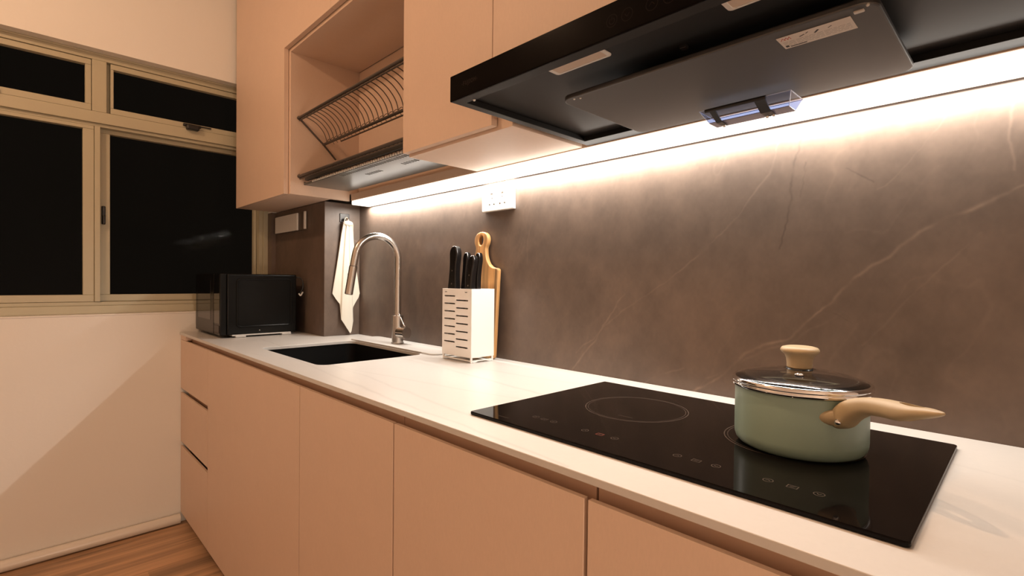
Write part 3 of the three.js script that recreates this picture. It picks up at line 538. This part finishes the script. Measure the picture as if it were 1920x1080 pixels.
// ------------------------------------------------------------------ knife block, knives, chopping board
{
  const x0 = 1.4475, x1 = 1.5975, z0 = 0.050, z1 = 0.1448, yb = 0.9165, yt = 1.1305, t = thing('knife_block', 'white slotted metal knife block beside the sink', 'knife block', [(x0 + x1) / 2, 0.9, 0.1]);
  const s = new THREE.Shape(); s.moveTo(x0, yb); s.lineTo(x1, yb); s.lineTo(x1, yt); s.lineTo(x0, yt); s.closePath();
  const H0 = yt - yb, hole = (u0, u1, v, h) => s.holes.push(roundRect(x0 + u0 * 0.145, yt - v * H0 - h / 2, x0 + u1 * 0.145, yt - v * H0 + h / 2, h * 0.45, THREE.Path));
  for (const v of [0.112, 0.226, 0.341, 0.456, 0.570, 0.685, 0.80]) hole(0.075, 0.465, v, 0.0042);
  for (const v of [0.172, 0.287, 0.402, 0.518, 0.634, 0.75, 0.864]) hole(0.50, 0.915, v, 0.0042);
  hole(0.09, 0.16, 0.05, 0.003); hole(0.80, 0.89, 0.05, 0.003);
  part('front_panel', board(s, z1 - 0.002, z1, 0.0004), M.white, t);
  part('side_panel', box(x1 - 0.002, x1, yb, yt, z0, z1 - 0.0021, 0.0006), M.white, t); part('side_panel', box(x0, x0 + 0.002, yb, yt, z0, z1 - 0.0021, 0.0006), M.white, t);
  part('back_panel', box(x0 + 0.002, x1 - 0.002, yb, yt, z0, z0 + 0.002, 0.0006), M.white, t);
  const tp = new THREE.Shape(); tp.moveTo(x0 + 0.002, z0 + 0.002); tp.lineTo(x1 - 0.002, z0 + 0.002); tp.lineTo(x1 - 0.002, z1 - 0.002); tp.lineTo(x0 + 0.002, z1 - 0.002); tp.closePath();
  for (const [a, b, c, d] of [[1.458, 1.506, 0.1195, 0.1285], [1.484, 1.516, 0.0895, 0.0975], [1.543, 1.578, 0.1175, 0.1265], [1.541, 1.574, 0.0875, 0.0955]]) tp.holes.push(roundRect(a, c, b, d, 0.002, THREE.Path));
  part('top_plate', slab(tp, yt - 0.010, yt - 0.008, 0.0003), M.white, t);
  part('bottom_plate', box(x0 + 0.002, x1 - 0.002, yb, yb + 0.002, z0 + 0.002, z1 - 0.002, 0.0006), M.white, t);
  for (const [x, z] of [[x0 + 0.004, z1 - 0.004], [x1 - 0.004, z1 - 0.004], [x0 + 0.004, z0 + 0.004], [x1 - 0.004, z0 + 0.004]]) part('foot', rod([x, 0.9005, z], [x, yb, z], 0.0036, 12), M.white, t);
  part('base_rail', [rod([x0 + 0.004, 0.906, z1 - 0.004], [x1 - 0.004, 0.906, z1 - 0.004], 0.0022), rod([x1 - 0.004, 0.906, z0 + 0.004], [x1 - 0.004, 0.906, z1 - 0.004], 0.0022), rod([x0 + 0.004, 0.906, z0 + 0.004], [x0 + 0.004, 0.906, z1 - 0.004], 0.0022), tube([[x1 - 0.004, 0.906, z1 - 0.03], [x1 - 0.004, 0.9025, z1 - 0.02], [x1 - 0.004, 0.9025, z1 - 0.008]], 0.0024, 12, 8), tube([[x1 - 0.004, 0.906, z0 + 0.03], [x1 - 0.004, 0.9025, z0 + 0.02], [x1 - 0.004, 0.9025, z0 + 0.008]], 0.0024, 12, 8)], M.white, t);
  const tops = yt - 0.008;
  const knife = (label, x, z, len, wide, thick, lean) => {
    const k = thing('knife', label, 'knife', [x, tops, z], 'black-handled knives in the block');
    const sh = new THREE.Shape(), w = wide; sh.moveTo(-w * 0.5, 0); sh.lineTo(w * 0.5, 0); sh.bezierCurveTo(w * 0.42, len * 0.25, w * 0.30, len * 0.45, w * 0.44, len * 0.72); sh.bezierCurveTo(w * 0.50, len * 0.86, w * 0.36, len * 0.99, w * 0.08, len); sh.bezierCurveTo(-w * 0.25, len * 1.0, -w * 0.42, len * 0.93, -w * 0.42, len * 0.82); sh.bezierCurveTo(-w * 0.30, len * 0.5, -w * 0.42, len * 0.22, -w * 0.5, 0);
    const tilt = g => { g.applyMatrix4(new THREE.Matrix4().makeShear(0, 0, lean, 0, 0, 0)); return g.translate(x, tops, z); };
    const hd = part('handle', tilt(board(sh, -thick / 2, thick / 2, Math.min(0.0045, thick * 0.3), 10, 3)), M.blackGlossy, k);
    for (const v of [0.16, 0.45]) part('rivet', tilt(new THREE.CylinderGeometry(0.0026, 0.0026, thick + 0.0006, 14).rotateX(Math.PI / 2).translate(0, len * v, 0)), M.steel, hd);
    part('blade', tilt(box(-w * 0.42, w * 0.42, -0.19, 0.002, -0.001, 0.001, 0.0003)), M.steel, k);
  };
  M.blackGlossy = phys([0.008, 0.007, 0.007], 0.22);
  knife('large cleaver handle, leftmost and widest in the knife block', 1.4815, 0.124, 0.146, 0.046, 0.022, 0.06);
  knife('second knife from the left, standing behind the cleaver handle', 1.500, 0.0935, 0.126, 0.028, 0.019, 0.10);
  knife('front right knife, leaning in front of the wooden board', 1.5605, 0.122, 0.113, 0.034, 0.020, 0.16);
  knife('rear right knife half hidden behind another knife', 1.5575, 0.0915, 0.123, 0.027, 0.019, 0.10);
}
{ // chopping board leaning on the splashback: drawn upright, then tilted back
  const t = thing('chopping_board', 'wooden chopping board with handle hole leaning behind the knife block', 'chopping board', [1.51, 0.9, 0.03]);
  const cx = 1.493, s = new THREE.Shape(), w = 0.0925, hs = 0.298, H2 = 0.421, hw = 0.0345;
  s.moveTo(cx - w + 0.012, 0); s.lineTo(cx + w - 0.012, 0); s.quadraticCurveTo(cx + w, 0, cx + w, 0.012); s.lineTo(cx + w, hs - 0.012); s.quadraticCurveTo(cx + w, hs, cx + w - 0.014, hs);
  s.bezierCurveTo(cx + 0.045, hs + 0.001, cx + 0.028, hs + 0.030, cx + 0.0255, hs + 0.062); s.bezierCurveTo(cx + 0.024, hs + 0.075, cx + hw, hs + 0.078, cx + hw, hs + 0.094); s.bezierCurveTo(cx + hw, H2 - 0.008, cx + 0.018, H2, cx, H2);
  s.bezierCurveTo(cx - 0.018, H2, cx - hw, H2 - 0.008, cx - hw, hs + 0.094); s.bezierCurveTo(cx - hw, hs + 0.078, cx - 0.024, hs + 0.075, cx - 0.0255, hs + 0.062); s.bezierCurveTo(cx - 0.028, hs + 0.030, cx - 0.045, hs + 0.001, cx - w + 0.014, hs); s.quadraticCurveTo(cx - w, hs, cx - w, hs - 0.012); s.lineTo(cx - w, 0.012); s.quadraticCurveTo(cx - w, 0, cx - w + 0.012, 0);
  const ho = new THREE.Path(); ho.absellipse(cx, hs + 0.094, 0.0115, 0.0165, 0, Math.PI * 2); s.holes.push(ho);
  const g = board(s, 0, 0.017, 0.004, 16, 3); g.rotateX(-0.058); g.translate(0, 0.9012, 0.0258);
  part('board', g, M.acacia, t);
}

// ------------------------------------------------------------------ sockets
function socket(label, at, w, h, d, holesX, group) {
  const t = thing('power_socket', label, 'socket', at);
  const s = roundRect(at[0] - w / 2, at[1] - h / 2, at[0] + w / 2, at[1] + h / 2, 0.005);
  for (const hx of holesX) { for (const k of [-1, 1]) s.holes.push(roundRect(hx + k * 0.011 - 0.0032, at[1] - 0.0245, hx + k * 0.011 + 0.0032, at[1] - 0.0205, 0.0012, THREE.Path)); s.holes.push(roundRect(hx - 0.0018, at[1] - 0.008, hx + 0.0018, at[1] + 0.001, 0.0012, THREE.Path)); }
  part('face_plate', board(s, at[2] + d - 0.009, at[2] + d, 0.0015, 6), M.socketWhite, t);
  part('back_box', box(at[0] - w / 2, at[0] + w / 2, at[1] - h / 2, at[1] + h / 2, at[2] + 0.0003, at[2] + d - 0.009, 0.002), M.socketWhite, t);
  for (const hx of holesX) part('rocker_switch', box(hx - 0.007, hx + 0.007, at[1] + 0.014, at[1] + 0.032, at[2] + d - 0.002, at[2] + d + 0.0025, 0.0012), M.socketWhite, t);
  for (const k of [-1, 1]) part('plate_screw', new THREE.CylinderGeometry(0.0035, 0.0035, 0.0012, 14).rotateX(Math.PI / 2).translate(at[0] + k * (w / 2 - 0.011), at[1] + 0.008, at[2] + d), M.silverPlastic, t);
}
socket('white double socket on the stone backsplash under the light strip', [1.5655, 1.4325, 0.0], 0.150, 0.087, 0.0145, [1.540, 1.591]);
{ // plate with dark surround on the pillar
  const t = thing('power_socket', 'socket in shadow on the stone pillar above the microwave', 'socket', [0.21, 1.435, 0.17]);
  const y0 = 1.391, y1 = 1.475;
  part('back_box', box(0.028, 0.415, y0, y1, 0.1703, 0.176, 0.001), M.socketDark = std([0.10, 0.075, 0.055], 0.5), t);
  part('face_plate', box(0.030, 0.322, y0, y1, 0.176, 0.184, 0.002, 2), M.socketWhite, t);
  part('end_cap', box(0.399, 0.414, y0 + 0.002, y1, 0.176, 0.183, 0.001), M.socketWhite, t);
}
// ------------------------------------------------------------------ towel and hook on the pillar side
{
  const x = 0.600, t = thing('towel_hook', 'square black wall hook on the stone pillar', 'hook', [x, 1.437, 0.077]);
  part('hook_plate', box(x + 0.0003, x + 0.004, 1.4165, 1.4565, 0.054, 0.100, 0.002, 2), M.blackPlastic, t);
  part('hook_peg', tube([[x + 0.004, 1.430, 0.076], [x + 0.018, 1.426, 0.076], [x + 0.026, 1.428, 0.076], [x + 0.028, 1.436, 0.076]], 0.0045, 24, 10), M.steel, t);
}
{
  const t = thing('hand_towel', 'cream hand towel hanging from the black hook', 'towel', [0.62, 1.1, 0.07]);
  const hem = [[0.137, 1.093], [0.120, 1.066], [0.103, 1.045], [0.1015, 1.030], [0.1010, 0.975], [0.078, 0.940], [0.056, 0.909], [0.050, 0.918], [0.040, 0.965], [0.038, 1.025], [0.034, 1.034], [0.022, 1.055], [0.012, 1.072], [0.006, 1.092]];
  const L = [0]; for (let i = 1; i < hem.length; i++) L.push(L[i - 1] + Math.hypot(hem[i][0] - hem[i - 1][0], hem[i][1] - hem[i - 1][1]));
  const hemAt = u => { const s = u * L[L.length - 1]; let i = 1; while (i < L.length - 1 && L[i] < s) i++; const k = (s - L[i - 1]) / (L[i] - L[i - 1]); return [hem[i - 1][0] + (hem[i][0] - hem[i - 1][0]) * k, hem[i - 1][1] + (hem[i][1] - hem[i - 1][1]) * k]; };
  const NU = 90, NV = 60, sheet = off => { const P = []; for (let j = 0; j <= NV; j++) for (let i = 0; i <= NU; i++) {
    const u = i / NU, v = j / NV, [hz, hy] = hemAt(u), tz = 0.0945 - 0.048 * u, ty = 1.408 + 0.012 * Math.sin(u * Math.PI); const ez = v ** 1.12;
    const z = tz + (hz - tz) * ez, y = ty + (hy - ty) * v; const mid = Math.exp(-(((u - 0.46) / 0.26) ** 4));
    const fold = 0.010 * mid + 0.0035 * Math.sin(u * 19 + 0.6) * (0.35 + 0.65 * (1 - v)) + 0.003 * Math.sin(u * 41 + v * 2) * (1 - v) + 0.0025 * Math.sin(u * 8 + v * 5);
    const gather = 0.012 * Math.exp(-v * 9); P.push([0.6085 + fold * (0.55 + 0.45 * v) + gather + 0.003 + off, y, z]); } return P; };
  const F = sheet(0.0018), B = sheet(-0.0018), pos = [...F, ...B].flat(), idx = [], n = NU + 1, o = F.length;
  for (let j = 0; j < NV; j++) for (let i = 0; i < NU; i++) { const a = j * n + i, b = a + 1, c = a + n, d = c + 1; idx.push(a, b, c, b, d, c, o + a, o + c, o + b, o + b, o + c, o + d); }
  const edge = (a, b) => idx.push(a, o + a, b, b, o + a, o + b); for (let i = 0; i < NU; i++) { edge(i + 1, i); edge(NV * n + i, NV * n + i + 1); } for (let j = 0; j < NV; j++) { edge(j * n, (j + 1) * n); edge((j + 1) * n + NU, j * n + NU); }
  const g = new THREE.BufferGeometry(); g.setAttribute('position', new THREE.Float32BufferAttribute(pos, 3)); g.setIndex(idx); g.computeVertexNormals(); metreUV(g);
  part('cloth', g, M.towel, t);
  part('bunched_top', new THREE.SphereGeometry(0.023, 24, 14).scale(0.55, 0.55, 1.05).translate(0.622, 1.411, 0.0705), M.towel, t);
  part('hanging_loop', tube([[0.622, 1.414, 0.088], [0.622, 1.432, 0.084], [0.622, 1.438, 0.077], [0.622, 1.430, 0.069], [0.622, 1.414, 0.066]], 0.0022, 24, 8), M.towel, t);
}

// ------------------------------------------------------------------ microwave
{
  const x0 = 0.012, x1 = 0.4187, z0 = 0.2215, z1 = 0.5395, y0 = 0.9125, y1 = 1.1755, t = thing('microwave', 'black microwave oven in the worktop corner by the window', 'microwave', [0.21, 0.9, 0.38]);
  const zf = 0.514;
  const side = board(roundRect(-0.4767, y0 + 0.030, -0.2424, y1 - 0.018, 0.018), 0, 0.0035, 0.0016, 8); side.rotateY(Math.PI / 2); side.translate(x1 - 0.0015, 0, 0);
  const ridge = new THREE.Shape(); { const a = roundRect(-0.4767, y0 + 0.030, -0.2424, y1 - 0.018, 0.018); ridge.curves = a.curves; } ridge.holes.push(roundRect(-0.4690, y0 + 0.0377, -0.2501, y1 - 0.0257, 0.013, THREE.Path));
  const rg = board(ridge, 0, 0.005, 0.002, 8); rg.rotateY(Math.PI / 2); rg.translate(x1 - 0.001, 0, 0);
  part('case', box(x0, x1, y0, y1, z0, zf - 0.001, 0.006, 3), M.micro = phys([0.006, 0.0056, 0.005], 0.2, { specularIntensity: 0.28 }), t);
  part('side_ridge', rg, M.micro, t);
  part('top_seam', box(x1 - 0.004, x1 + 0.0012, y1 - 0.010, y1 - 0.0055, z0 + 0.012, zf - 0.02, 0.001), M.micro, t);
  const xd = 0.322;
  part('door', [box(x0, xd, y0, y1, zf, z1, 0.004, 2)], M.micro, t);
  part('door_window', box(x0 + 0.045, xd - 0.050, y0 + 0.060, y1 - 0.030, z1 - 0.001, z1 + 0.0006, 0.0005), M.blackGloss, t);
  part('control_panel', box(xd + 0.004, x1, y0, y1, zf, z1, 0.004, 2), M.micro, t);
  part('panel_glass', box(xd + 0.007, x1 - 0.006, y0 + 0.05, y1 - 0.006, z1 - 0.001, z1 + 0.0006, 0.0005), M.blackGloss, t);
  part('open_button', box(xd + 0.012, x1 - 0.010, y0 + 0.010, y0 + 0.042, z1 - 0.001, z1 + 0.0015, 0.001), M.micro, t);
  part('base_plate', [box(x0 + 0.012, x1 - 0.001, 0.9075, y0 + 0.001, 0.246, 0.492, 0.001), ...[0.262, 0.455].map(z => box(x1 - 0.03, x1 + 0.001, 0.9005, 0.9095, z - 0.018, z + 0.024, 0.003, 2)), ...[0.262, 0.455].map(z => box(x0 + 0.02, x0 + 0.05, 0.9005, 0.9095, z - 0.018, z + 0.018, 0.003, 2))], M.silverPlastic, t);
  part('screw', new THREE.SphereGeometry(0.0030, 10, 8).translate(x1 + 0.0005, y0 + 0.016, 0.382), M.chrome, t);
  part('power_cord', tube([[x1 - 0.02, y1 - 0.012, z0], [x1 - 0.005, y1 - 0.014, z0 - 0.018], [x1 + 0.004, y1 - 0.03, z0 - 0.026], [x1 + 0.004, y1 - 0.065, z0 - 0.026], [x1 - 0.002, y1 - 0.085, z0 - 0.018]], 0.0035, 30, 8), M.blackPlastic, t);
  part('cord_tie', tube([[x1 - 0.004, y1 - 0.088, z0 - 0.012], [x1 + 0.002, y1 - 0.096, z0 - 0.018], [x1 + 0.008, y1 - 0.080, z0 - 0.026]], 0.0035, 14, 8), M.silverPlastic, t);
}

// ------------------------------------------------------------------ lights out of view: ceiling lamp and added fill globe
{
  const x = 1.12, z = 1.65, t = thing('unseen_ceiling_lamp', 'unseen round ceiling lamp lighting the cabinets and window wall', 'lamp', [x, 2.5, z]);
  part('lamp_ring', lathe([[0.055, 2.599], [0.062, 2.595], [0.062, 2.535], [0.055, 2.53], [0.045, 2.53], [0.045, 2.56]], x, z, 32), M.white, t);
  part('lamp_disc', new THREE.CylinderGeometry(0.045, 0.045, 0.006, 32).translate(x, 2.537, z), new THREE.MeshStandardMaterial({ color: 0xffffff, emissive: WARM, emissiveIntensity: 4 }), t);
  const L = new THREE.PointLight(WARM, LAMP_POWER, 0, 2); L.position.set(x, 2.50, z); L.castShadow = true; L.shadow.radius = 1.3; scene.add(L);  // out of view, placed to light the cabinet fronts and window wall
}
{
  const x = 4.5, y = 0.72, z = 0.87, t = thing('added_fill_globe', 'added white globe out of view giving fill light from beyond the worktop end', 'lamp', [x, 0, z]);
  part('stand', lathe([[0, 0.001], [0.11, 0.001], [0.11, 0.012], [0.014, 0.022], [0.012, y - 0.128], [0, y - 0.128]], x, z, 32), M.white, t);
  part('globe', new THREE.SphereGeometry(0.135, 40, 24).translate(x, y, z), new THREE.MeshStandardMaterial({ color: 0xffffff, emissive: FILL, emissiveIntensity: 1.0 }), t);
  const L = new THREE.PointLight(FILL, FILL_POWER, 0, 2); L.position.set(x, y, z); L.castShadow = true; L.shadow.radius = 6; scene.add(L);  // added fill, evens out the left wall and base doors
}
scene.traverse(o => { if (o.isMesh) { o.castShadow = o.receiveShadow = true; } });
renderer.render(scene, camera);
